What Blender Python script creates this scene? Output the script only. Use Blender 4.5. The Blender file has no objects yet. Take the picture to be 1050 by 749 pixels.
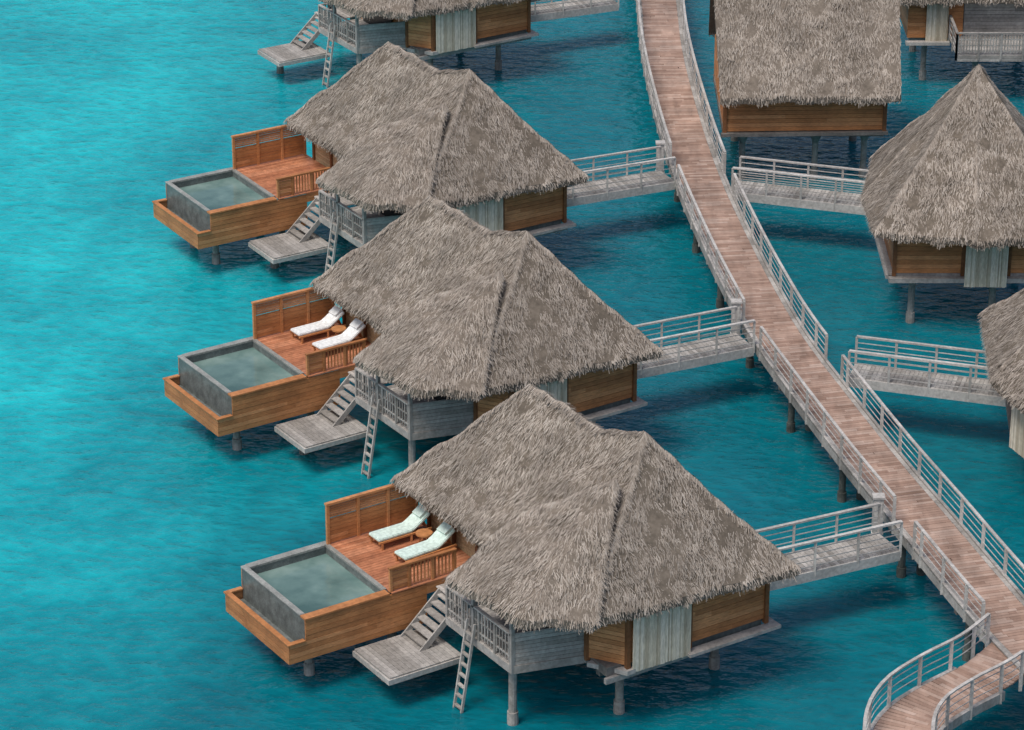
import bpy, bmesh, math, random
import numpy as np
from mathutils import Vector, Matrix
random.seed(4); rng=np.random.default_rng(7)
S=bpy.context.scene
S.view_settings.view_transform='Standard'; S.view_settings.look='None'; S.view_settings.exposure=0

# ---------------------------------------------------------------- materials
def new_mat(name):
    m=bpy.data.materials.new(name); m.use_nodes=True
    nt=m.node_tree; return m,nt,nt.nodes,nt.links,nt.nodes['Principled BSDF']
def ramp(N,stops):
    r=N.new('ShaderNodeValToRGB'); e=r.color_ramp.elements
    while len(e)<len(stops): e.new(.5)
    for i,(p,c) in enumerate(stops): e[i].position=p; e[i].color=(*c,1)
    return r
def noise(N,L,scale,detail=4,vec=None,rough=.55):
    n=N.new('ShaderNodeTexNoise'); n.inputs['Scale'].default_value=scale; n.inputs['Detail'].default_value=detail
    n.inputs['Roughness'].default_value=rough
    if vec is not None: L.new(vec,n.inputs['Vector'])
    return n
def mapping(N,L,scale,rot=(0,0,0)):
    tc=N.new('ShaderNodeTexCoord'); mp=N.new('ShaderNodeMapping')
    mp.inputs['Scale'].default_value=scale; mp.inputs['Rotation'].default_value=rot
    L.new(tc.outputs['Object'],mp.inputs['Vector']); return mp.outputs['Vector']
def mixc(N,L,a,b,fac,mode='MIX'):
    m=N.new('ShaderNodeMix'); m.data_type='RGBA'; m.blend_type=mode
    for sock,v in ((m.inputs[6],a),(m.inputs[7],b),(m.inputs[0],fac)):
        if hasattr(v,'links'): L.new(v,sock)
        elif isinstance(v,tuple): sock.default_value=(*v,1)
        else: sock.default_value=v
    return m.outputs[2]
def island_mat(name,cols,rough=.7,blotch=.35,bscale=1.2,fine=14,spec=.25,stretch=(1,1,1),bump=.3,course=0):
    m,nt,N,L,P=new_mat(name)
    g=N.new('ShaderNodeNewGeometry')
    r=ramp(N,[(i/(len(cols)-1),c) for i,c in enumerate(cols)]); L.new(g.outputs['Random Per Island'],r.inputs[0])
    n=noise(N,L,bscale,3,mapping(N,L,(1,1,1)))
    r2=ramp(N,[(.3,(1-blotch,)*3),(.7,(1+blotch*.5,)*3)]); L.new(n.outputs['Fac'],r2.inputs[0])
    c=mixc(N,L,r.outputs[0],r2.outputs[0],1.,'MULTIPLY')
    if course:
        n3=noise(N,L,1.,3,mapping(N,L,(.9,.9,4.)))
        r4=ramp(N,[(.36,(1-course,1-course*1.05,1-course*1.1)),(.62,(1+course*.6,)*3)]); L.new(n3.outputs['Fac'],r4.inputs[0])
        c=mixc(N,L,c,r4.outputs[0],1.,'MULTIPLY')
    if fine:
        n2=noise(N,L,fine,3,mapping(N,L,stretch))
        r3=ramp(N,[(.3,(.75,)*3),(.7,(1.15,)*3)]); L.new(n2.outputs['Fac'],r3.inputs[0])
        c=mixc(N,L,c,r3.outputs[0],1.,'MULTIPLY')
        if bump:
            b=N.new('ShaderNodeBump'); b.inputs['Strength'].default_value=bump; b.inputs['Distance'].default_value=.02
            L.new(n2.outputs['Fac'],b.inputs['Height']); L.new(b.outputs[0],P.inputs['Normal'])
    L.new(c,P.inputs['Base Color']); P.inputs['Roughness'].default_value=rough
    P.inputs['Specular IOR Level'].default_value=spec
    return m
M_straw=island_mat('thatch_straw',[(.26,.222,.188),(.325,.284,.242),(.365,.322,.278),(.41,.366,.318),(.48,.435,.385)],.95,.24,.5,0,.05,bump=0,course=.16)
M_tbase=island_mat('thatch_base',[(.16,.135,.108),(.20,.17,.14)],.95,.3,1,7,.05)
M_teak=island_mat('teak_planks',[(.41,.17,.065),(.54,.235,.09),(.62,.29,.125)],.5,.26,1.1,6,.3,(1,1,6))
M_teakd=island_mat('teak_decking',[(.40,.155,.08),(.50,.205,.105),(.56,.25,.14)],.5,.25,1.1,6,.3)
M_brown=island_mat('brown_timber',[(.17,.075,.035),(.25,.11,.045)],.6,.3,1.5,8,.25)
M_grey=island_mat('weathered_timber',[(.27,.255,.235),(.36,.345,.325),(.46,.44,.415)],.8,.3,.9,9,.15)
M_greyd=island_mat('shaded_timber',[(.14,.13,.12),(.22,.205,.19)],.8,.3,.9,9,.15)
M_walk=island_mat('boardwalk_planks',[(.30,.195,.148),(.37,.25,.195),(.42,.295,.235),(.48,.36,.30)],.7,.30,.45,2.5,.25,(1,.35,1))
M_rail=island_mat('pale_rail_timber',[(.40,.385,.365),(.55,.535,.51)],.7,.22,.9,9,.2)
M_bamboo=island_mat('bamboo_blind',[(.44,.37,.27),(.68,.61,.48),(.80,.73,.61)],.7,.15,2,12,.2,(3,3,.4))
M_tan=island_mat('woven_wall',[(.44,.32,.18),(.54,.41,.25)],.8,.25,1.2,18,.15)
M_pile=island_mat('concrete_pile',[(.28,.27,.25),(.35,.335,.315)],.8,.4,2,9,.2)
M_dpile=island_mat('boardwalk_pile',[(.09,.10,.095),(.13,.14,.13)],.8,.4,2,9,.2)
M_stone=island_mat('grey_pool_tile',[(.12,.14,.135),(.18,.20,.195)],.4,.4,3,16,.4)
M_rim=island_mat('pool_rim_stone',[(.26,.27,.25),(.32,.33,.31)],.5,.25,2,16,.4)
M_white=island_mat('white_cushion',[(.74,.77,.78),(.80,.82,.82)],.85,.06,3,8,.1)
M_mint=island_mat('mint_cushion',[(.58,.74,.69),(.64,.79,.73)],.85,.06,3,8,.1)

def dark_mat():
    m,nt,N,L,P=new_mat('dark_glass'); P.inputs['Base Color'].default_value=(.02,.022,.022,1); P.inputs['Roughness'].default_value=.15; return m
M_glass=dark_mat()
def pool_mat():
    m,nt,N,L,P=new_mat('pool_water')
    n=noise(N,L,.6,4,mapping(N,L,(1,1,1)))
    r=ramp(N,[(.3,(.065,.125,.12)),(.5,(.13,.215,.20)),(.72,(.24,.34,.315))]); L.new(n.outputs['Fac'],r.inputs[0]); L.new(r.outputs[0],P.inputs['Base Color'])
    P.inputs['Roughness'].default_value=.03; P.inputs['IOR'].default_value=1.33
    n2=noise(N,L,4,2,mapping(N,L,(1,1,1))); b=N.new('ShaderNodeBump'); b.inputs['Strength'].default_value=.2; b.inputs['Distance'].default_value=.05
    L.new(n2.outputs['Fac'],b.inputs['Height']); L.new(b.outputs[0],P.inputs['Normal']); return m
M_pool=pool_mat()
def sea_mat():
    m,nt,N,L,P=new_mat('lagoon_water')
    tc=N.new('ShaderNodeTexCoord'); sx=N.new('ShaderNodeSeparateXYZ'); L.new(tc.outputs['Object'],sx.inputs[0])
    # depth: shallow sand to the west, deeper channel to the east and south
    mr=N.new('ShaderNodeMapRange'); mr.inputs['From Min'].default_value=-17; mr.inputs['From Max'].default_value=7
    L.new(sx.outputs['X'],mr.inputs['Value'])
    mr2=N.new('ShaderNodeMapRange'); mr2.inputs['From Min'].default_value=108; mr2.inputs['From Max'].default_value=78
    L.new(sx.outputs['Y'],mr2.inputs['Value'])
    ml=N.new('ShaderNodeMath'); ml.operation='MULTIPLY_ADD'; L.new(mr2.outputs[0],ml.inputs[0]); ml.inputs[1].default_value=.38
    mm=N.new('ShaderNodeMath'); mm.operation='MULTIPLY'; L.new(mr.outputs[0],mm.inputs[0]); mm.inputs[1].default_value=.72
    L.new(mm.outputs[0],ml.inputs[2])
    n=noise(N,L,.11,4,mapping(N,L,(1,.7,1)))
    ad=N.new('ShaderNodeMath'); ad.operation='MULTIPLY_ADD'; L.new(n.outputs['Fac'],ad.inputs[0]); ad.inputs[1].default_value=.9
    L.new(ml.outputs[0],ad.inputs[2])
    r=ramp(N,[(.36,(.010,.44,.49)),(.66,(.005,.285,.34)),(.94,(.002,.15,.195)),(1.,(.002,.14,.185))]); L.new(ad.outputs[0],r.inputs[0])
    # wavelets at two scales
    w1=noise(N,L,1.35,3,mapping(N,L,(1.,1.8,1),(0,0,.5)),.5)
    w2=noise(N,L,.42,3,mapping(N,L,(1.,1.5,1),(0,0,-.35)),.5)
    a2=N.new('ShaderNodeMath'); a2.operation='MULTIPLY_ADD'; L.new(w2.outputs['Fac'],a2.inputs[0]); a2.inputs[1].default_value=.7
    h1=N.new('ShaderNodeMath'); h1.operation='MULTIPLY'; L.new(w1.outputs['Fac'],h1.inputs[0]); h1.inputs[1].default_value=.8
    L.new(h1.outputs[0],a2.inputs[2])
    r2=ramp(N,[(.60,(.74,.82,.84)),(.75,(1,1,1)),(.90,(1.7,1.18,1.15))]); L.new(a2.outputs[0],r2.inputs[0])  # light and dark sides of the wavelets painted into the water colour
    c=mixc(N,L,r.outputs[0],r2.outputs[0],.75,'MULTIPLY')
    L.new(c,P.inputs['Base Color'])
    P.inputs['Roughness'].default_value=.06; P.inputs['IOR'].default_value=1.33; P.inputs['Specular IOR Level'].default_value=.5
    b=N.new('ShaderNodeBump'); b.inputs['Strength'].default_value=.65; b.inputs['Distance'].default_value=.26
    L.new(a2.outputs[0],b.inputs['Height']); L.new(b.outputs[0],P.inputs['Normal']); return m

# ---------------------------------------------------------------- mesh builder
class MB:
    def __init__(s): s.v=[]; s.f=[]
    def hexa(s,o,a,b,c):
        n=len(s.v); o,a,b,c=Vector(o),Vector(a),Vector(b),Vector(c)
        for k in (0,1):
            for p in (o,o+a,o+a+b,o+b): s.v.append(tuple(p+c*k))
        for f in ((0,3,2,1),(4,5,6,7),(0,1,5,4),(1,2,6,5),(2,3,7,6),(3,0,4,7)): s.f.append([n+i for i in f])
    def box(s,x0,x1,y0,y1,z0,z1): s.hexa((x0,y0,z0),(x1-x0,0,0),(0,y1-y0,0),(0,0,z1-z0))
    def beam(s,p,q,w,h):
        p,q=Vector(p),Vector(q); d=q-p
        if d.length<1e-5: return
        sd=d.cross(Vector((0,0,1)))
        if sd.length<1e-4: sd=Vector((1,0,0))
        sd.normalize(); up=sd.cross(d).normalized()
        s.hexa(p-sd*w/2-up*h/2,d,sd*w,up*h)
    def cyl(s,p,q,r,r2=None,n=12):
        r2=r if r2 is None else r2; p,q=Vector(p),Vector(q); d=(q-p).normalized()
        a=d.orthogonal().normalized(); b=d.cross(a); k=len(s.v)
        for c,rr in ((p,r),(q,r2)):
            for i in range(n):
                t=2*math.pi*i/n; s.v.append(tuple(c+a*math.cos(t)*rr+b*math.sin(t)*rr))
        for i in range(n): s.f.append([k+i,k+(i+1)%n,k+n+(i+1)%n,k+n+i])
        s.f.append([k+i for i in range(n)][::-1]); s.f.append([k+n+i for i in range(n)])
    def poly(s,pts,z0,z1):
        n=len(pts);k=len(s.v)
        for z in (z0,z1):
            for p in pts: s.v.append((p[0],p[1],z))
        s.f.append([k+i for i in range(n)][::-1]); s.f.append([k+n+i for i in range(n)])
        for i in range(n): s.f.append([k+i,k+(i+1)%n,k+n+(i+1)%n,k+n+i])
    def boards(s,p,q,z0,z1,bh=.14,gap=.012,th=.04):
        z=z0; P0,Q=Vector((p[0],p[1],0)),Vector((q[0],q[1],0)); L_=(Q-P0).length
        while z<z1-.02:
            e=min(z+bh,z1)
            cuts=[0,1]
            if L_>2: cuts=[0,random.uniform(.2,.8),1]
            for t0,t1 in zip(cuts,cuts[1:]):
                j=random.uniform(-.005,.005); g=.002/L_
                a=P0.lerp(Q,t0+(g if t0>0 else 0)); b=P0.lerp(Q,t1-(g if t1<1 else 0))
                s.beam((a.x,a.y+j,(z+e)/2),(b.x,b.y+j,(z+e)/2),th,e-z)
            z=e+gap
    def slats(s,p,q,z0,z1,w=.06,gap=.08,th=.03):
        P0,Q=Vector((p[0],p[1],0)),Vector((q[0],q[1],0)); d=Q-P0; n=max(1,int(d.length/(w+gap))); u=d.normalized(); nn=Vector((-u.y,u.x,0))
        for i in range(n):
            c=P0+d*((i+.5)/n)-u*w/2-nn*th/2
            s.hexa((c.x,c.y,z0+random.uniform(-.02,.01)),u*w,nn*th,(0,0,z1-z0))
    def rail(s,p,q,zf,h=1.,sp=1.6,bars=3,pw=.09,bw=.045,zb=.25):
        P0,Q=Vector((p[0],p[1],0)),Vector((q[0],q[1],0)); d=Q-P0; n=max(1,round(d.length/sp))
        for i in range(n+1):
            c=P0+d*(i/n); s.box(c.x-pw/2,c.x+pw/2,c.y-pw/2,c.y+pw/2,zf-zb,zf+h)
        s.beam((p[0],p[1],zf+h+.032),(q[0],q[1],zf+h+.032),.12,.06)
        for k in range(bars):
            z=zf+h*(k+.7)/(bars+.7)
            s.beam((p[0],p[1],z),(q[0],q[1],z),bw*.7,bw)
    def deckx(s,x0,x1,y0,y1,z,w=.13,gap=.012,th=.04):   # boards run along x
        y=y0
        while y<y1-.03:
            e=min(y+w,y1); s.box(x0,x1,y,e,z-th,z+random.uniform(0,.004)); y=e+gap
    def decky(s,x0,x1,y0,y1,z,w=.13,gap=.012,th=.04):
        x=x0
        while x<x1-.03:
            e=min(x+w,x1); s.box(x,e,y0,y1,z-th,z+random.uniform(0,.004)); x=e+gap
    def mesh(s,name,mat):
        me=bpy.data.meshes.new(name); me.from_pydata(s.v,[],s.f); me.materials.append(mat); me.update(); return me
def obj(name,me,parent=None,mw=None):
    o=bpy.data.objects.new(name,me); S.collection.objects.link(o)
    if parent: o.parent=parent
    if mw is not None: o.matrix_world=mw
    return o
def empty(name,mw=Matrix()):
    e=bpy.data.objects.new(name,None); e.empty_display_size=.5; S.collection.objects.link(e); e.matrix_world=mw; return e

# ---------------------------------------------------------------- thatch
def hgt(P):
    x,y,z=P[:,0],P[:,1],P[:,2]
    return .075*np.sin(1.7*x+.9*y+.4)*np.cos(1.3*y-.7*x)+.05*np.sin(3.9*x-2.1*y)*np.sin(3.1*y+z*2)+.022*np.sin(8*x+3*z)*np.sin(7*y)
def straws(P,D,Nn,Ln,Wd,lift,root):
    Sd=np.cross(D,Nn); Sd/=np.linalg.norm(Sd,axis=1)[:,None]+1e-9
    r=P+Nn*root[:,None]; t=P+D*Ln[:,None]+Nn*lift[:,None]
    V=np.stack([r-Sd*Wd[:,None]/2,r+Sd*Wd[:,None]/2,t+Sd*Wd[:,None]*.3,t-Sd*Wd[:,None]*.3],1)
    return V.reshape(-1,3)
def thatch(faces,eaves,ridges,dens=250):
    allV=[]
    for poly in faces:
        poly=[np.array(p,float) for p in poly]
        for i in range(1,len(poly)-1):
            a,b,c=poly[0],poly[i],poly[i+1]; cr=np.cross(b-a,c-a); A=np.linalg.norm(cr)/2
            if A<1e-4: continue
            n=cr/(2*A); n=n if n[2]>0 else -n
            k=int(A*dens); u=rng.random(k); v=rng.random(k); m=u+v>1; u[m]=1-u[m]; v[m]=1-v[m]
            P=a+u[:,None]*(b-a)+v[:,None]*(c-a); P[:,2]+=hgt(P)
            g=np.array([0,0,-1.]); d=g-g.dot(n)*n; d/=np.linalg.norm(d); sd=np.cross(n,d)
            sway=.28*np.sin(P[:,0]*2.3+P[:,1]*1.1)*np.sin(P[:,1]*2.7+P[:,2]*3)
            D=d+sd*(rng.normal(0,.24,k)+sway)[:,None]; D/=np.linalg.norm(D,axis=1)[:,None]
            allV.append(straws(P,D,np.repeat(n[None],k,0),rng.uniform(.10,.28,k),rng.uniform(.014,.034,k),rng.uniform(-.005,.028,k),rng.uniform(-.02,.012,k)))
    for a,b,cen in eaves:          # shaggy hanging fringe
        a,b,cen=np.array(a,float),np.array(b,float),np.array(cen,float)
        Ld=np.linalg.norm(b-a); k=int(Ld*250); u=rng.random(k)
        out=(a+b)/2-cen; out[2]=0; e=(b-a)/Ld; out-=out.dot(e)*e; out[2]=0; out/=np.linalg.norm(out)
        P=a+u[:,None]*(b-a); P[:,2]+=hgt(P); P+= -out*rng.uniform(.0,.25,k)[:,None]; P[:,2]+=rng.uniform(-.24,.02,k)
        s_=u*Ld+a[0]*1.7+a[1]
        lump=.5+.3*np.sin(s_*5.3)*np.sin(s_*2.1)+.3*np.sin(s_*11.7)*np.sin(s_*7.3+1)
        D=out*rng.uniform(.1,.6,k)[:,None]+np.array([0,0,-1.])*rng.uniform(.6,1,k)[:,None]+e*rng.normal(0,.2,k)[:,None]
        D/=np.linalg.norm(D,axis=1)[:,None]
        Nn=np.cross(D,np.repeat(e[None],k,0)); Nn/=np.linalg.norm(Nn,axis=1)[:,None]; Nn*=np.sign((Nn@ (out+np.array([0,0,.5]))))[:,None]
        allV.append(straws(P,D,Nn,rng.uniform(.08,.22,k)*(.5+.9*lump),rng.uniform(.016,.038,k),rng.uniform(0,.02,k),np.zeros(k)))
    for a,b in ridges:             # cap straws lying across ridges and hips
        a,b=np.array(a,float),np.array(b,float); Ld=np.linalg.norm(b-a); k=int(Ld*240); u=rng.random(k); e=(b-a)/Ld
        P=a+u[:,None]*(b-a); P[:,2]+=hgt(P)
        h=np.cross(e,[0,0,1.]); h/=np.linalg.norm(h); sg=np.sign(rng.random(k)-.5)
        dn=e if e[2]<0 else -e
        D=h*(sg*rng.uniform(.3,1,k))[:,None]+np.array([0,0,-1.])*rng.uniform(.35,.8,k)[:,None]+dn*rng.uniform(0,1.6,k)[:,None]*(.9 if abs(e[2])>.15 else .1)
        D/=np.linalg.norm(D,axis=1)[:,None]
        Nn=np.array([0,0,1.])-D*D[:,2:3]; Nn/=np.linalg.norm(Nn,axis=1)[:,None]
        allV.append(straws(P,D,Nn,rng.uniform(.12,.32,k),rng.uniform(.016,.036,k),rng.uniform(.0,.03,k),rng.uniform(-.02,.02,k)))
    V=np.concatenate(allV).astype(np.float32); nq=len(V)//4
    me=bpy.data.meshes.new('thatch_straw'); me.vertices.add(len(V)); me.vertices.foreach_set('co',V.ravel())
    me.loops.add(len(V)); me.loops.foreach_set('vertex_index',np.arange(len(V),dtype=np.int32))
    me.polygons.add(nq); me.polygons.foreach_set('loop_start',np.arange(0,len(V),4,dtype=np.int32)); me.polygons.foreach_set('loop_total',np.full(nq,4,dtype=np.int32))
    me.update(); me.validate(); me.materials.append(M_straw)
    # solid base
    bm=bmesh.new()
    for poly in faces:
        vs=[bm.verts.new(p) for p in poly]
        f=bm.faces.new(vs); f.normal_update()
        if f.normal.z<0: f.normal_flip()
    bmesh.ops.remove_doubles(bm,verts=bm.verts,dist=.001)
    bmesh.ops.triangulate(bm,faces=bm.faces)
    for _ in range(3): bmesh.ops.subdivide_edges(bm,edges=bm.edges,cuts=1,use_grid_fill=True)
    top=list(bm.verts)
    for v in top:
        v.co.z+=float(hgt(np.array([v.co]))[0])-.02
    geo=bmesh.ops.duplicate(bm,geom=bm.verts[:]+bm.edges[:]+bm.faces[:])
    nv=set(g for g in geo['geom'] if isinstance(g,bmesh.types.BMVert))
    for v in nv: v.co.z-=.28
    for g in geo['geom']:
        if isinstance(g,bmesh.types.BMFace): g.normal_flip()
    vm=geo['vert_map']; tops=set(top)
    for e in [e for e in bm.edges if len(e.link_faces)==1 and e.verts[0] in tops]:
        a,b=e.verts
        try: bm.faces.new((a,b,vm[b],vm[a]))
        except Exception: pass
    mb=bpy.data.meshes.new('thatch_base'); bm.to_mesh(mb); bm.free(); mb.materials.append(M_tbase)
    return me,mb

# ---------------------------------------------------------------- main bungalow design (local frame, z above lagoon)
E=4.38
bl=(1.4,9.0,E); br=(7.7,9.0,E); PA=(4.5,5.9,8.1); PB=(5.2,.75,8.3); X=(1.5,3.4,E)
PM=(4.75,2.4,7.98); V1=(3.1,3.3,5.9)
fl=(1.5,-1.95,E); fr=(8.45,-2.75,E); mR=(8.5,4.1,E)
cen=(5,3,E)
roofF=[[bl,X,V1,PA],[V1,PM,PA],[V1,PB,PM],[X,fl,V1],[fl,PB,V1],[fl,fr,PB],[fr,mR,PB],[mR,PM,PB],[mR,br,PA,PM],[br,bl,PA]]
T=(3.75,.15,7.42); Lb=(-.7,2.45,E+.08); F=(-.3,-1.0,E+.1); Hh=(1.5,-2.1,E+.03); Bk=(1.8,2.75,E+.3)
main_parts=[]
s,b=thatch(roofF,[(bl,X,cen),(X,fl,cen),(fl,fr,cen),(fr,mR,cen),(mR,br,cen),(br,bl,cen)],[(PA,PM),(PM,PB),(PA,bl),(PB,fr),(PB,fl),(PA,br)])
main_parts+=[('roof_thatch',s),('roof_base',b)]
Lm=(1.5,1.75,6.3)
lobeF=[[Lb,F,Lm],[F,T,Lm],[F,Hh,T],[Lm,T,Bk],[Lb,Lm,Bk]]
s,b=thatch(lobeF,[(Lb,F,(3,1,E)),(F,Hh,(3,1,E)),(Bk,Lb,(3,0,E))],[(T,Lm),(Lm,Lb),(T,Hh)])
main_parts+=[('porch_roof_thatch',s),('porch_roof_base',b)]
def part(name,mat,fn):
    m=MB(); fn(m); main_parts.append((name,m.mesh(name,mat)))
def f(m):
    m.boards((2.2,-.7),(2.9,-1.75),2.3,4.5)
    m.boards((2.9,-1.75),(8.0,-1.75),2.35,4.5,.16)
    m.boards((8.0,-1.75),(8.0,3.8),2.35,4.5,.16)
    m.boards((2.2,-.7),(2.2,3.6),2.35,4.6,.16)
part('front_wall_boards',M_teak,f)
def f(m):
    m.boards((2.3,8.3),(2.3,5.4),2.7,4.7,.10)
    m.box(2.26,2.34,3.6,8.3,2.35,2.7)
    m.boards((2.3,8.35),(7.0,8.35),2.35,4.6,.16)
    m.boards((7.0,8.3),(7.0,3.8),2.35,4.6,.16)
part('bedroom_wall',M_tan,f)
def f(m):
    for x,y in ((2.2,-.7),(2.92,-1.78),(5.15,-1.78),(8.02,-1.78),(2.28,5.45),(2.28,8.3),(2.28,3.6),(8.02,3.8),(7.0,8.3),(2.28,6.8)):
        m.box(x-.07,x+.07,y-.07,y+.07,2.2,4.65)
    m.box(2.1,8.1,-1.84,-1.70,4.2,4.34)
    m.box(2.24,2.36,3.7,5.4,4.2,4.3)
part('wall_frame',M_brown,f)
def f(m):
    m.box(2.32,2.36,3.7,5.35,2.7,4.2); m.box(2.05,2.1,.5,3.2,2.4,4.2)
part('glazing',M_glass,f)
def f(m):
    m.slats((3.0,-1.93),(5.05,-2.0),2.1,4.25,.045,.006,.03)
part('bamboo_blind',M_bamboo,f)
def f(m):
    m.box(2.3,8.0,-1.6,3.8,2.0,2.3); m.box(2.3,7.0,3.8,8.3,2.0,2.3); m.box(2.5,7.0,3.9,8.2,2.3,3.0)
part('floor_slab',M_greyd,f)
def f(m):
    m.box(4.95,8.35,-2.15,-1.8,2.08,2.18)
    m.box(2.2,8.2,-1.72,-1.6,1.82,2.0); m.box(8.1,8.35,-1.8,2.5,2.08,2.18)
    m.poly([(2.1,-.85),(2.8,-1.95),(3.1,-1.95),(3.1,-.5)],2.05,2.2)
    m.beam((0,0,2.2),(2.3,-.65,2.2),.1,.26); m.beam((0,-.05,2.2),(0,3.6,2.2),.1,.26); m.beam((0,3.6,2.2),(2.3,3.6,2.2),.1,.24)
    m.boards((.05,-.02),(2.22,-.64),2.34,3.42,.12,.012,.04)
    m.rail((0,0),(0,3.6),2.35,1.,.9,2,.09,.05); m.slats((0,.1),(0,3.5),2.45,3.3,.05,.11,.03)
    for p in ((0,0),(0,2.1),(2.2,-.66)): m.box(p[0]-.06,p[0]+.06,p[1]-.06,p[1]+.06,2.1,4.6)
    m.beam((0,3.55,3.38),(.9,3.55,3.38),.1,.06); m.slats((0.05,3.55),(.9,3.55),2.4,3.35,.05,.11,.03)
    # air-con cabinet with louvres
    m.boards((8.25,-1.5),(8.25,-.4),3.55,4.15,.09,.02,.05); m.boards((8.1,-1.5),(8.85,-1.5),3.55,4.15,.09,.02,.05); m.box(8.1,8.85,-1.48,-.4,3.5,3.56)
    m.boards((8.85,-1.5),(8.85,-.4),3.55,4.15,.09,.02,.05)
part('grey_timber_trim',M_grey,f)
def f(m):
    m.deckx(.02,2.25,-.0,3.6,2.36); m.poly([(0.3,-.05),(2.25,-.6),(2.25,-.02)],2.3,2.34)
    m.decky(.55,2.25,3.64,5.15,2.5)
    for i in range(6):
        x=-.75+i*.24; z=1.35+i*.19
        m.box(x,x+.27,3.85,4.95,z,z+.045)
    m.decky(-2.45,.15,2.95,5.05,1.25,.15)
part('grey_decking',M_grey,f)
def f(m):
    m.beam((-.85,3.85,1.15),(.6,3.85,2.45),.05,.2); m.beam((-.85,4.95,1.15),(.6,4.95,2.45),.05,.2)
    m.box(-2.45,.15,2.9,2.97,1.03,1.2); m.box(-2.52,-2.45,2.9,5.05,1.03,1.2); m.box(.12,.17,2.97,5.05,1.03,1.2)
    for dy in (0,.42): m.beam((-.12,1.85+dy,2.9),(-.7,1.85+dy,-.5),.06,.08)
    for i in range(9):
        t=.12+i*.1; x=-.12-.58*t; z=2.9-3.4*t; m.box(x-.05,x+.06,1.88,2.24,z-.02,z+.03)
part('ladder_and_stringers',M_grey,f)
def f(m):
    for x,y,z in ((.35,.5,2.2),(3.4,-.7,2.0),(7.4,-.1,2.0),(3.4,3.4,2.),(7.4,3.4,2.),(3.2,7.7,2.),(6.6,7.7,2.),(-1.5,4.8,1.1)):
        m.cyl((x,y,-2),(x,y,z),.13); m.cyl((x,y,-2),(x,y,.42),.19,.17); m.cyl((x,y,z-.35),(x,y,z-.0),.13,.26)
part('piles',M_pile,f)
def f(m):
    for y in (-1.0,1.0,3.0,5.,7.2): m.box(2.4,7.6,y-.1,y+.1,1.75,1.998)
    m.box(.2,2.2,.4,.6,1.9,2.1); m.box(.2,2.2,2.6,2.8,1.9,2.1)
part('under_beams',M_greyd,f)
n_common=len(main_parts)
def f(m):
    m.boards((-4.6,5.22),(.25,5.22),1.3,1.94,.16); m.boards((-4.05,5.22),(.25,5.22),1.952,2.66,.16)
    m.boards((-4.6,9.2),(-.9,9.2),1.3,1.94,.16); m.boards((-4.05,9.2),(-.9,9.2),1.952,2.66,.16)
    m.boards((-4.62,5.2),(-4.62,9.22),1.3,1.94,.16)
    m.boards((.25,5.22),(2.25,5.22),2.3,2.66,.12)
    m.box(-4.68,-4.5,5.16,9.26,1.94,1.985); m.box(-4.5,-4.07,5.16,5.34,1.94,1.985); m.box(-4.5,-4.07,9.1,9.26,1.94,1.985)
    m.box(-4.07,-1.1,5.16,5.47,2.66,2.72)
part('pool_fascia',M_teak,f)
def f(m): m.deckx(-1.02,2.26,5.17,9.2,2.71)
part('sun_deck',M_teakd,f)
def f(m):
    for x in (-1.05,.05,1.15,2.2): m.box(x-.05,x+.05,8.95,9.05,2.7,4.15)
    m.boards((-1.05,9.0),(2.2,9.0),2.75,3.6,.125,.01,.035); m.boards((-1.05,9.0),(2.2,9.0),3.64,4.08,.06,.02,.035)
    m.box(-1.12,2.26,8.93,9.07,4.09,4.16)
    for x in (-1.0,-.35,.5,1.3): m.box(x-.045,x+.045,5.22,5.31,2.7,3.48)
    m.box(-1.06,1.36,5.2,5.33,3.48,3.54); m.slats((-.35,5.265),(1.3,5.265),2.78,3.46,.045,.075,.03)
    m.boards((-1.0,5.265),(-.35,5.265),2.76,3.45,.11,.02,.03)
part('sun_deck_screen',M_teak,f)
def f(m):
    m.box(-4.05,-3.88,5.25,9.17,1.6,2.68); m.box(-3.88,-1.02,8.98,9.17,1.6,2.66); m.box(-1.15,-1.03,5.47,8.98,1.6,2.66); m.box(-3.88,-1.15,5.25,5.42,1.6,2.655)
    m.box(-3.88,-1.15,5.42,8.98,1.45,1.6); m.box(-4.58,-4.06,5.3,9.12,1.4,1.62)
part('pool_tiles',M_stone,f)
def f(m):
    m.box(-3.9,-1.03,8.96,9.22,2.665,2.735); m.box(-1.18,-1.03,5.475,8.955,2.665,2.733); m.box(-4.08,-3.9,5.48,9.2,2.685,2.725)
part('pool_rim',M_rim,f)
def f(m): m.box(-3.88,-1.15,5.42,8.98,2.3,2.42)
part('pool_water',M_pool,f)
def f(m):
    for x,y,z in ((-3.3,6.4,1.4),(-3.3,8.4,1.4),(-.3,6.4,2.6),(-.3,8.4,2.6)):
        m.cyl((x,y,-2),(x,y,z),.13); m.cyl((x,y,-2),(x,y,.42),.19,.17); m.cyl((x,y,z-.35),(x,y,z-.0),.13,.3)
part('pool_piles',M_pile,f)
def f(m):
    m.box(-4.3,0,6.3,6.5,1.2,1.44); m.box(-4.3,0,8.3,8.5,1.2,1.44)
part('pool_beams',M_greyd,f)

places=[((0,82.76),33),((-3.45,98.55),33),((-5.7,115.3),31.5),((-7.0,138.6),31.5)]
BMW=[]
for i,((x,y),th) in enumerate(places):
    mw=Matrix.Translation((x,y,0))@Matrix.Rotation(math.radians(th),4,'Z'); BMW.append(mw)
    e=empty('overwater_bungalow',mw)
    for nm,me in (main_parts if i<3 else main_parts[:n_common]):
        o=obj(nm,me); o.parent=e

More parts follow.
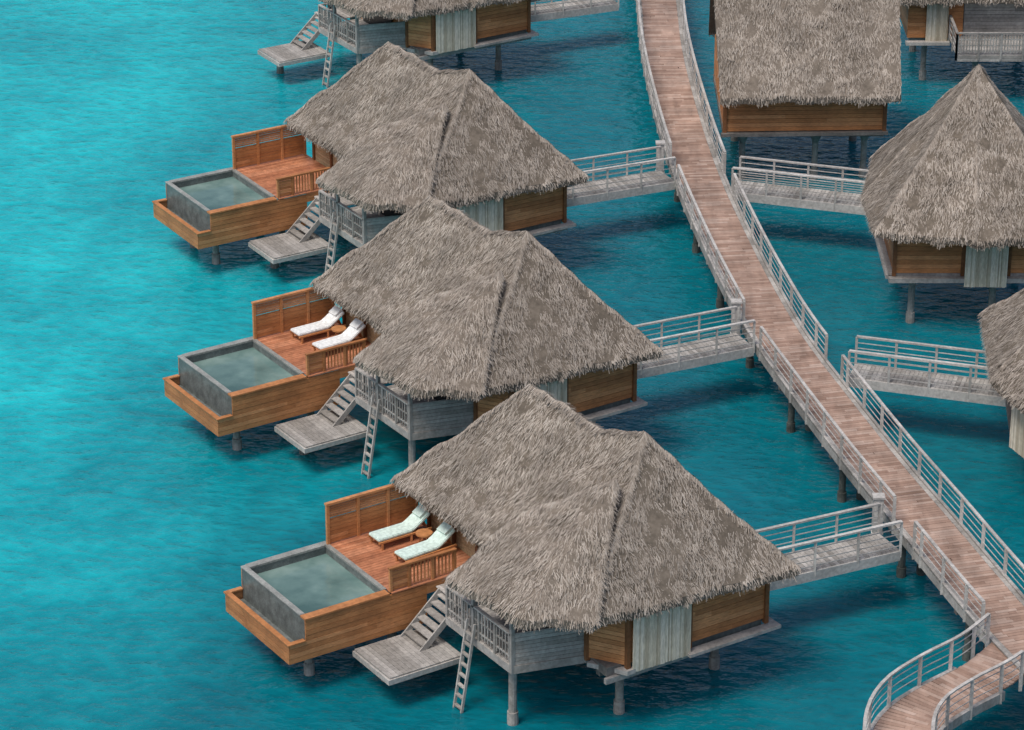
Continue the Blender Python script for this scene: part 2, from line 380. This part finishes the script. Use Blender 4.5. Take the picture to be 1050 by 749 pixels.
# ---------------------------------------------------------------- sun loungers & side tables
def lounger_meshes(mat):
    fr=MB()
    for y in (-.32,.32):
        fr.box(0,1.95,y-.03,y+.03,.22,.28)
        for x in (.12,1.2,1.8): fr.box(x-.03,x+.03,y-.03,y+.03,0,.22)
    for i in range(14): fr.box(.02+i*.09,.08+i*.09,-.29,.29,.262,.285)
    fr.beam((1.28,-.2,.27),(1.75,-.2,.55),.04,.04); fr.beam((1.28,.2,.27),(1.75,.2,.55),.04,.04); fr.beam((1.85,0,.25),(1.72,0,.56),.4,.03)
    cu=bmesh.new()
    prof=[(0,.29),(.6,.29),(1.25,.29),(1.5,.42),(1.95,.72)]
    th=.10; rows=[]
    for i,(x,z) in enumerate(prof):
        if i==0: d=Vector((1,0,0))
        else: d=Vector((x-prof[i-1][0],0,z-prof[i-1][1])).normalized()
        n=Vector((-d.z,0,d.x)); p=Vector((x,0,z))
        rows.append([cu.verts.new(p+Vector((0,y,0))+n*t) for y,t in ((-.31,0),(-.31,th),(.31,th),(.31,0))])
    for a,b in zip(rows,rows[1:]):
        for k in range(4): cu.faces.new((a[k],a[(k+1)%4],b[(k+1)%4],b[k]))
    cu.faces.new(rows[0]); cu.faces.new(rows[-1][::-1]); bmesh.ops.recalc_face_normals(cu,faces=cu.faces)
    bmesh.ops.bevel(cu,geom=cu.edges[:],offset=.025,segments=2,affect='EDGES')
    me=bpy.data.meshes.new('cushion'); cu.to_mesh(me); cu.free(); me.materials.append(mat)
    pl=MB(); pl.hexa((1.62,-.22,.62),(.28,0,.19),(0,.44,0),(-.05,0,.08))
    return [('frame',fr.mesh('frame',M_teak)),('cushion',me),('head_pillow',pl.mesh('head_pillow',mat))]
tb=MB(); tb.cyl((0,0,.40),(0,0,.45),.27,n=20); tb.cyl((0,0,0),(0,0,.05),.2,n=16); tb.cyl((0,0,.05),(0,0,.40),.05)
for a in range(3):
    t=a*2.09; tb.beam((.2*math.cos(t),.2*math.sin(t),.03),(.05*math.cos(t),.05*math.sin(t),.4),.04,.04)
tbm=tb.mesh('side_table',M_teak)
for bi,mat in ((0,M_mint),(1,M_white)):
    parts=lounger_meshes(mat)
    for (x,y,a) in ((.05,8.05,1),(.1,6.55,4)):
        mw=BMW[bi]@Matrix.Translation((x,y,2.715))@Matrix.Rotation(math.radians(a),4,'Z')
        e=empty('sun_lounger',mw)
        for nm,me in parts: o=obj(nm,me); o.parent=e
    e=obj('side_table',tbm,None,BMW[bi]@Matrix.Translation((1.45,7.3,2.715)))

# ---------------------------------------------------------------- other bungalows (right side), world frame
def other(roof,eaves,ridges,fn_list,dens=230):
    e=empty('overwater_bungalow'); s,b=thatch(roof,eaves,ridges,dens)
    obj('roof_thatch',s).parent=e; obj('roof_base',b).parent=e
    for nm,mat,fn in fn_list:
        m=MB(); fn(m); obj(nm,m.mesh(nm,mat)).parent=e
def pyramid(pts,apex,e_z):
    P=[(x,y,e_z) for x,y in pts]; n=len(P)
    F=[[P[i],P[(i+1)%n],apex] for i in range(n)]; c=(apex[0],apex[1],e_z)
    return F,[(P[i],P[(i+1)%n],c) for i in range(n)],[(P[i],apex) for i in range(n)]
def piles(m,pts,z=2.0):
    for x,y in pts: m.cyl((x,y,-2),(x,y,z),.13); m.cyl((x,y,-2),(x,y,.42),.19,.17); m.cyl((x,y,z-.35),(x,y,z),.13,.26)
# R1 gable roof
e_=4.3; x0,x1,x0t,x1t=8.7,16.25,8.45,16.4
a,b_,c_,d_=(x0,126.6,e_),(x1,126.85,e_),(x1t,131.2,8.9),(x0t,131.0,8.9); a2,b2=(x0,135.6,e_),(x1,135.8,e_)
def w(m):
    m.boards((8.95,127.4),(15.7,127.65),2.5,4.3,.17); m.boards((8.95,127.4),(8.95,134.8),2.5,4.3,.17); m.boards((15.7,127.65),(15.7,134.8),2.5,4.3,.17)
def t(m):
    m.beam((8.8,127.25,2.4),(15.85,127.5,2.4),.2,.14); m.box(8.9,15.7,127.6,134.8,2.2,2.45)
def fr_(m):
    for x in (8.95,15.7): m.box(x-.08,x+.08,127.3+(.2 if x>10 else 0),127.46+(.2 if x>10 else 0),2.4,4.4)
def gab(m):
    for x in (8.95,15.75):
        k=len(m.v); m.v+= [(x,127.6,4.2),(x,134.7,4.2),(x,131.1,8.2)]; m.f.append([k,k+1,k+2])
other([[a,b_,c_,d_],[a2,b2,c_,d_]],[(a,b_,(12,131,e_)),(a2,b2,(12,131,e_))],[(d_,c_)],
  [('wall_boards',M_teak,w),('floor_trim',M_greyd,t),('wall_frame',M_brown,fr_),('gable_ends',M_brown,gab),('piles',M_pile,lambda m:piles(m,[(9.8,128.4),(12.9,128.4),(15.,128.6),(9.8,133),(15,133)]))])
# R2
pts=[(13.6,111.7),(17.3,111.0),(21.4,111.2),(22.3,115.5),(21.5,120),(17.5,120.6),(14.3,119.6),(13.5,115.6)]
F_,Ev,Rg=pyramid(pts,(17.75,116.0,9.4),4.35)
def w(m):
    m.boards((14.5,112.6),(20.8,112.6),2.3,4.5,.17); m.boards((14.5,112.6),(14.5,118.6),2.3,4.5,.17); m.boards((20.8,112.6),(20.8,118.6),2.3,4.5,.17)
    m.boards((14.5,118.6),(20.8,118.6),2.3,4.5,.17)
def t(m): m.box(14.3,21,112.3,112.58,2.0,2.18); m.box(14.3,21,112.6,118.8,2.0,2.28); m.box(14.2,14.48,112.6,118.6,2.05,2.2)
other(F_,Ev,Rg,[('wall_boards',M_teak,w),('floor_trim',M_grey,t),('bamboo_blind',M_bamboo,lambda m:m.slats((17.15,112.3),(18.75,112.25),1.85,4.3,.045,.006,.03)),
  ('wall_frame',M_brown,lambda m:[m.box(x-.07,x+.07,112.5,112.64,2.2,4.5) for x in (14.5,17.1,18.85,20.8)]),('piles',M_pile,lambda m:piles(m,[(15.3,113.2),(18.4,113.2),(20.5,113.2),(15.3,117.8),(20,117.8)]))])
# R3
pts=[(16.6,104.2),(16.2,98.6),(17.6,94.6),(21,93.6),(24.4,94.5),(25.4,99.5),(24,105),(20.3,106)]
F_,Ev,Rg=pyramid(pts,(20.8,99.7,9.3),4.35)
def w(m):
    P=[(17.5,103.6),(17.2,98.8),(18.3,95.5),(23.5,95.2),(24,104)]
    for i in range(5): m.boards(P[i],P[(i+1)%5],2.3,4.5,.17)
other(F_,Ev,Rg,[('wall_boards',M_grey,w),('floor_trim',M_greyd,lambda m:m.poly([(17.4,103.7),(17.0,98.8),(18.2,95.3),(23.6,95.),(24.1,104.1)],2.0,2.28)),
  ('bamboo_blind',M_bamboo,lambda m:m.slats((16.85,98.0),(17.6,96.2),2.1,4.2,.045,.006,.03)),('piles',M_pile,lambda m:piles(m,[(18.2,99),(19,96.4),(18.4,102.8),(23,97),(23,103)]))])
# R4 (behind)
pts=[(17.2,139.4),(25.5,139.6),(25.6,147),(17.3,147)]
F_,Ev,Rg=pyramid(pts,(21.4,143,8.6),4.45)
def w(m): m.boards((18.1,140.2),(20.6,140.2),2.3,4.5,.17); m.boards((18.1,140.2),(18.1,146),2.3,4.5,.17)
def g(m):
    m.deckx(20.0,25,137.6,142,2.36); m.rail((20.,137.6),(25,137.6),2.36,1.,1.1,3); m.slats((20.,137.6),(25,137.6),2.45,3.3,.05,.08); m.boards((20.,137.6),(25,137.6),2.05,2.36,.14)
    m.boards((20.65,140.3),(25,140.3),2.36,4.5,.16)
    m.rail((20.,137.6),(20,140.1),2.36,1.,1.1,3); m.box(18,20,139.8,140.1,2.05,2.2); m.box(18.2,25,140.35,146,2.0,2.3)
other(F_,Ev,Rg,[('wall_boards',M_teak,w),('balcony',M_grey,g),('bamboo_blind',M_bamboo,lambda m:m.slats((18.9,140.0),(19.9,140.0),2.1,4.3,.05,.006,.03)),('piles',M_pile,lambda m:piles(m,[(19,141),(21,138.4),(24,138.4),(19,145),(24,145)]))],110)

# ---------------------------------------------------------------- boardwalk
def spline(pts,step):
    P=[Vector((*p,0)) for p in pts]; P=[P[0]*2-P[1]]+P+[P[-1]*2-P[-2]]; out=[]
    for i in range(1,len(P)-2):
        for k in range(24):
            t=k/24; a,b,c,d=P[i-1:i+3]
            out.append(.5*((2*b)+(c-a)*t+(2*a-5*b+4*c-d)*t*t+(3*b-a-3*c+d)*t**3))
    out.append(P[-2]); res=[out[0]]; acc=0
    for a,b in zip(out,out[1:]):
        L_=(b-a).length
        while acc+L_>=step:
            r=(step-acc)/L_; a=a.lerp(b,r); res.append(a.copy()); L_=(b-a).length; acc=0
        acc+=L_
    return res
ZW=2.2
def frames(P):
    o=[]
    for i,p in enumerate(P):
        d=(P[min(i+1,len(P)-1)]-P[max(i-1,0)]).normalized(); o.append((p,d,Vector((d.y,-d.x,0))))
    return o
main_c=[(6.95,165),(6.9,155),(6.95,146),(6.9,138.9),(7.15,131.2),(7.65,123.2),(8.45,115.7),(9.15,110.5),(9.85,106.3),(10.95,101.5),(12.25,96.2),(13.45,91.8),(14.3,88.6),(15.15,85.6),(16.3,82.2),(17.6,78.5),(19.2,74)]
HW=1.02
def planks(m,P,hw,z):
    for p,d,n in frames(P):
        w_=.071; a=hw+random.uniform(-.012,.012)
        c=Vector((p.x,p.y,z-.05+random.uniform(-.002,.004)))
        cuts=[-a]+sorted(random.uniform(-.7,.7)*a for _ in range(random.choice((1,1,2))))+[a]
        for u0,u1 in zip(cuts,cuts[1:]):
            if u1-u0<.05: continue
            m.hexa(c+n*(u0+.003)-d*w_,n*(u1-u0-.006),d*2*w_,(0,0,.05+random.uniform(-.002,.002)))
def edge_line(m,P,off,z,w_,h):
    Fm=frames(P)
    for (p,d,n),(q,_,n2) in zip(Fm,Fm[1:]):
        a=p+n*off; b=q+n2*off; m.beam((a.x,a.y,z),(b.x,b.y,z),w_,h)
def path_rail(m,P,off,z,skip=lambda p:False,every=3):
    Q=[p+n*off for p,d,n in frames(P)]; ok=[not skip(a) for a in Q]; N_=len(Q)
    for i,a in enumerate(Q):
        if not ok[i]: continue
        end=(i+1<N_ and not ok[i+1]) or (i>0 and not ok[i-1]) or i in (0,N_-1)
        if i%every==0 or end: m.box(a.x-.05,a.x+.05,a.y-.05,a.y+.05,z-.35,z+.95)
        if i+1<N_ and ok[i+1]:
            b=Q[i+1]
            m.beam((a.x,a.y,z+.98),(b.x,b.y,z+.98),.10,.05)
            for zz in (.28,.52,.76): m.beam((a.x,a.y,z+zz),(b.x,b.y,z+zz),.02,.024)
bw=empty('boardwalk')
Pf=spline(main_c,.155); m=MB(); planks(m,Pf,HW-.2,ZW); obj('deck_planks',m.mesh('deck_planks',M_walk)).parent=bw
Pm=spline(main_c,.8); m=MB()
for off in (-HW-.0,HW+.0): edge_line(m,Pm,off,ZW+.045,.10,.05)
for off in (-HW+.02,HW-.02): edge_line(m,Pm,off,ZW-.20,.08,.28)
for off in (-HW+.12,HW-.12): edge_line(m,Pm,off,ZW-.022,.155,.05)
obj('edge_beams',m.mesh('edge_beams',M_grey)).parent=bw
def loc(mw,x,y): v=mw@Vector((x,y,0)); return (v.x,v.y)
bridges=[]
for i,xe in ((0,14.45),(1,14.3),(2,14.25),(3,13.9)):
    bridges.append((loc(BMW[i],8.25,.5),loc(BMW[i],xe,-.35),1.35))
bridges.append(((8.9,121.3),(14.3,119.6),-1.3))
bridges.append(((11.9,103.4),(17.4,101.7),-1.3))
openL=[]
for k,(p,q,wd) in enumerate(bridges):
    e=empty('footbridge'); p=Vector((*p,0)); q=Vector((*q,0)); d=(q-p).normalized(); n=Vector((-d.y,d.x,0)); wd=abs(wd)
    m=MB(); L_=(q-p).length; k2=int(L_/.155)
    for i in range(k2):
        c=p+d*(i*L_/k2); m.hexa((c.x,c.y,ZW-.062),d*.143,n*wd,(0,0,.05))
    obj('deck_planks',m.mesh('deck_planks',M_grey)).parent=e
    m=MB()
    for o_ in (0,wd):
        a=p+n*o_; b=q+n*o_
        m.beam((a.x,a.y,ZW-.2),(b.x,b.y,ZW-.2),.08,.34)
        m.rail((a.x,a.y),(b.x,b.y),ZW,.98,1.5,4,.08,.03)
    obj('railings',m.mesh('railings',M_rail)).parent=e
    end=q if k<4 else p
    openL.append(end+n*wd/2)
for k in (0,1,2):
    c=openL[k]+Vector((-.25,1.25,0))
    m=MB(); m.box(-.16,.16,-.14,.14,1.9,3.12); m.box(-.2,.2,-.18,.18,3.12,3.19); m.box(-.12,.12,-.155,-.14,2.5,2.95); m.box(-.19,.19,-.17,.17,1.85,1.9)
    obj('service_pedestal',m.mesh('service_pedestal',M_rail),None,Matrix.Translation((c.x,c.y,0)))
junction=Vector((14.3,83.3,0))
def skip(a):
    if any((Vector((a.x,a.y,0))-o).length<.9 for o in openL): return True
    return (a-junction).length<1.5
Pr=spline(main_c,.6)
m=MB(); path_rail(m,Pr,-HW-.02,ZW,skip); path_rail(m,Pr,HW+.02,ZW,skip); obj('railings',m.mesh('railings',M_rail)).parent=bw
m=MB(); mb2=MB()
for i,(p,d,n) in enumerate(frames(spline(main_c,5.6))):
    for o_ in (-.2,.5):
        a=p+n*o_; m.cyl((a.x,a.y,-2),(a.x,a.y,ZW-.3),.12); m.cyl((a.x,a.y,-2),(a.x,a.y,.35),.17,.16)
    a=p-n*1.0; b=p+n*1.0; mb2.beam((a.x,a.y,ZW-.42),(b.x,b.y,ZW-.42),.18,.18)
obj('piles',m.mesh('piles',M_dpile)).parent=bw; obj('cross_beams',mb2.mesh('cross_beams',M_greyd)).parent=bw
# branch
br_c=[(15.3,84.2),(14.0,82.5),(12.6,81.2),(11.5,79.9),(10.9,78.2),(10.7,75.5),(10.6,72)]
bb=empty('boardwalk')
m=MB(); planks(m,[p for p in spline(br_c,.155) if min((p-q).length for q in Pf)>.35],.85,ZW-.014); obj('deck_planks',m.mesh('deck_planks',M_walk)).parent=bb
def skip2(a): return min((a-p).length for p in Pf)<1.0
m=MB(); Pb=spline(br_c,.45); path_rail(m,Pb,-.95,ZW,skip2); path_rail(m,Pb,.95,ZW,skip2)
obj('railings',m.mesh('railings',M_rail)).parent=bb
Pb=spline(br_c,.5)
m=MB(); edge_line(m,Pb[5:],-.92,ZW-.16,.13,.3); edge_line(m,Pb[5:],.92,ZW-.16,.13,.3); obj('edge_beams',m.mesh('edge_beams',M_grey)).parent=bb
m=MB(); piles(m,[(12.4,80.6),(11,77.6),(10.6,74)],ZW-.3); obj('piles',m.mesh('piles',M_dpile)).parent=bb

# ---------------------------------------------------------------- lagoon
m=MB(); m.v=[(-3000,-1500,0),(3000,-1500,0),(3000,6000,0),(-3000,6000,0)]; m.f=[[0,1,2,3]]
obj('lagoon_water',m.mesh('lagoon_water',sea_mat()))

# ---------------------------------------------------------------- light
wld=bpy.data.worlds.new('World'); S.world=wld; wld.use_nodes=True
N=wld.node_tree.nodes; L=wld.node_tree.links; bg=N['Background']; sk=N.new('ShaderNodeTexSky'); sk.sky_type='NISHITA'; sk.sun_disc=False
el,az=62,-138   # azimuth measured from +Y towards +X
sk.sun_elevation=math.radians(el); sk.sun_rotation=math.radians(az); sk.dust_density=4; sk.air_density=1.
L.new(sk.outputs[0],bg.inputs[0]); bg.inputs[1].default_value=.13
sl=bpy.data.lights.new('sun','SUN'); sl.energy=2.1; sl.angle=math.radians(20); sl.color=(1,.94,.86)
so=bpy.data.objects.new('sun',sl); S.collection.objects.link(so)
sd=Vector((math.sin(math.radians(az))*math.cos(math.radians(el)),math.cos(math.radians(az))*math.cos(math.radians(el)),math.sin(math.radians(el))))
so.rotation_euler=sd.to_track_quat('Z','Y').to_euler()

cam=bpy.data.cameras.new('camera'); co=bpy.data.objects.new('camera',cam); S.collection.objects.link(co)
co.location=(0,0,50); co.rotation_euler=(math.radians(90-24.6),0,0); cam.lens=113.14; cam.sensor_width=36; cam.sensor_fit='HORIZONTAL'
cam.clip_end=8000; cam.clip_start=1; S.camera=co
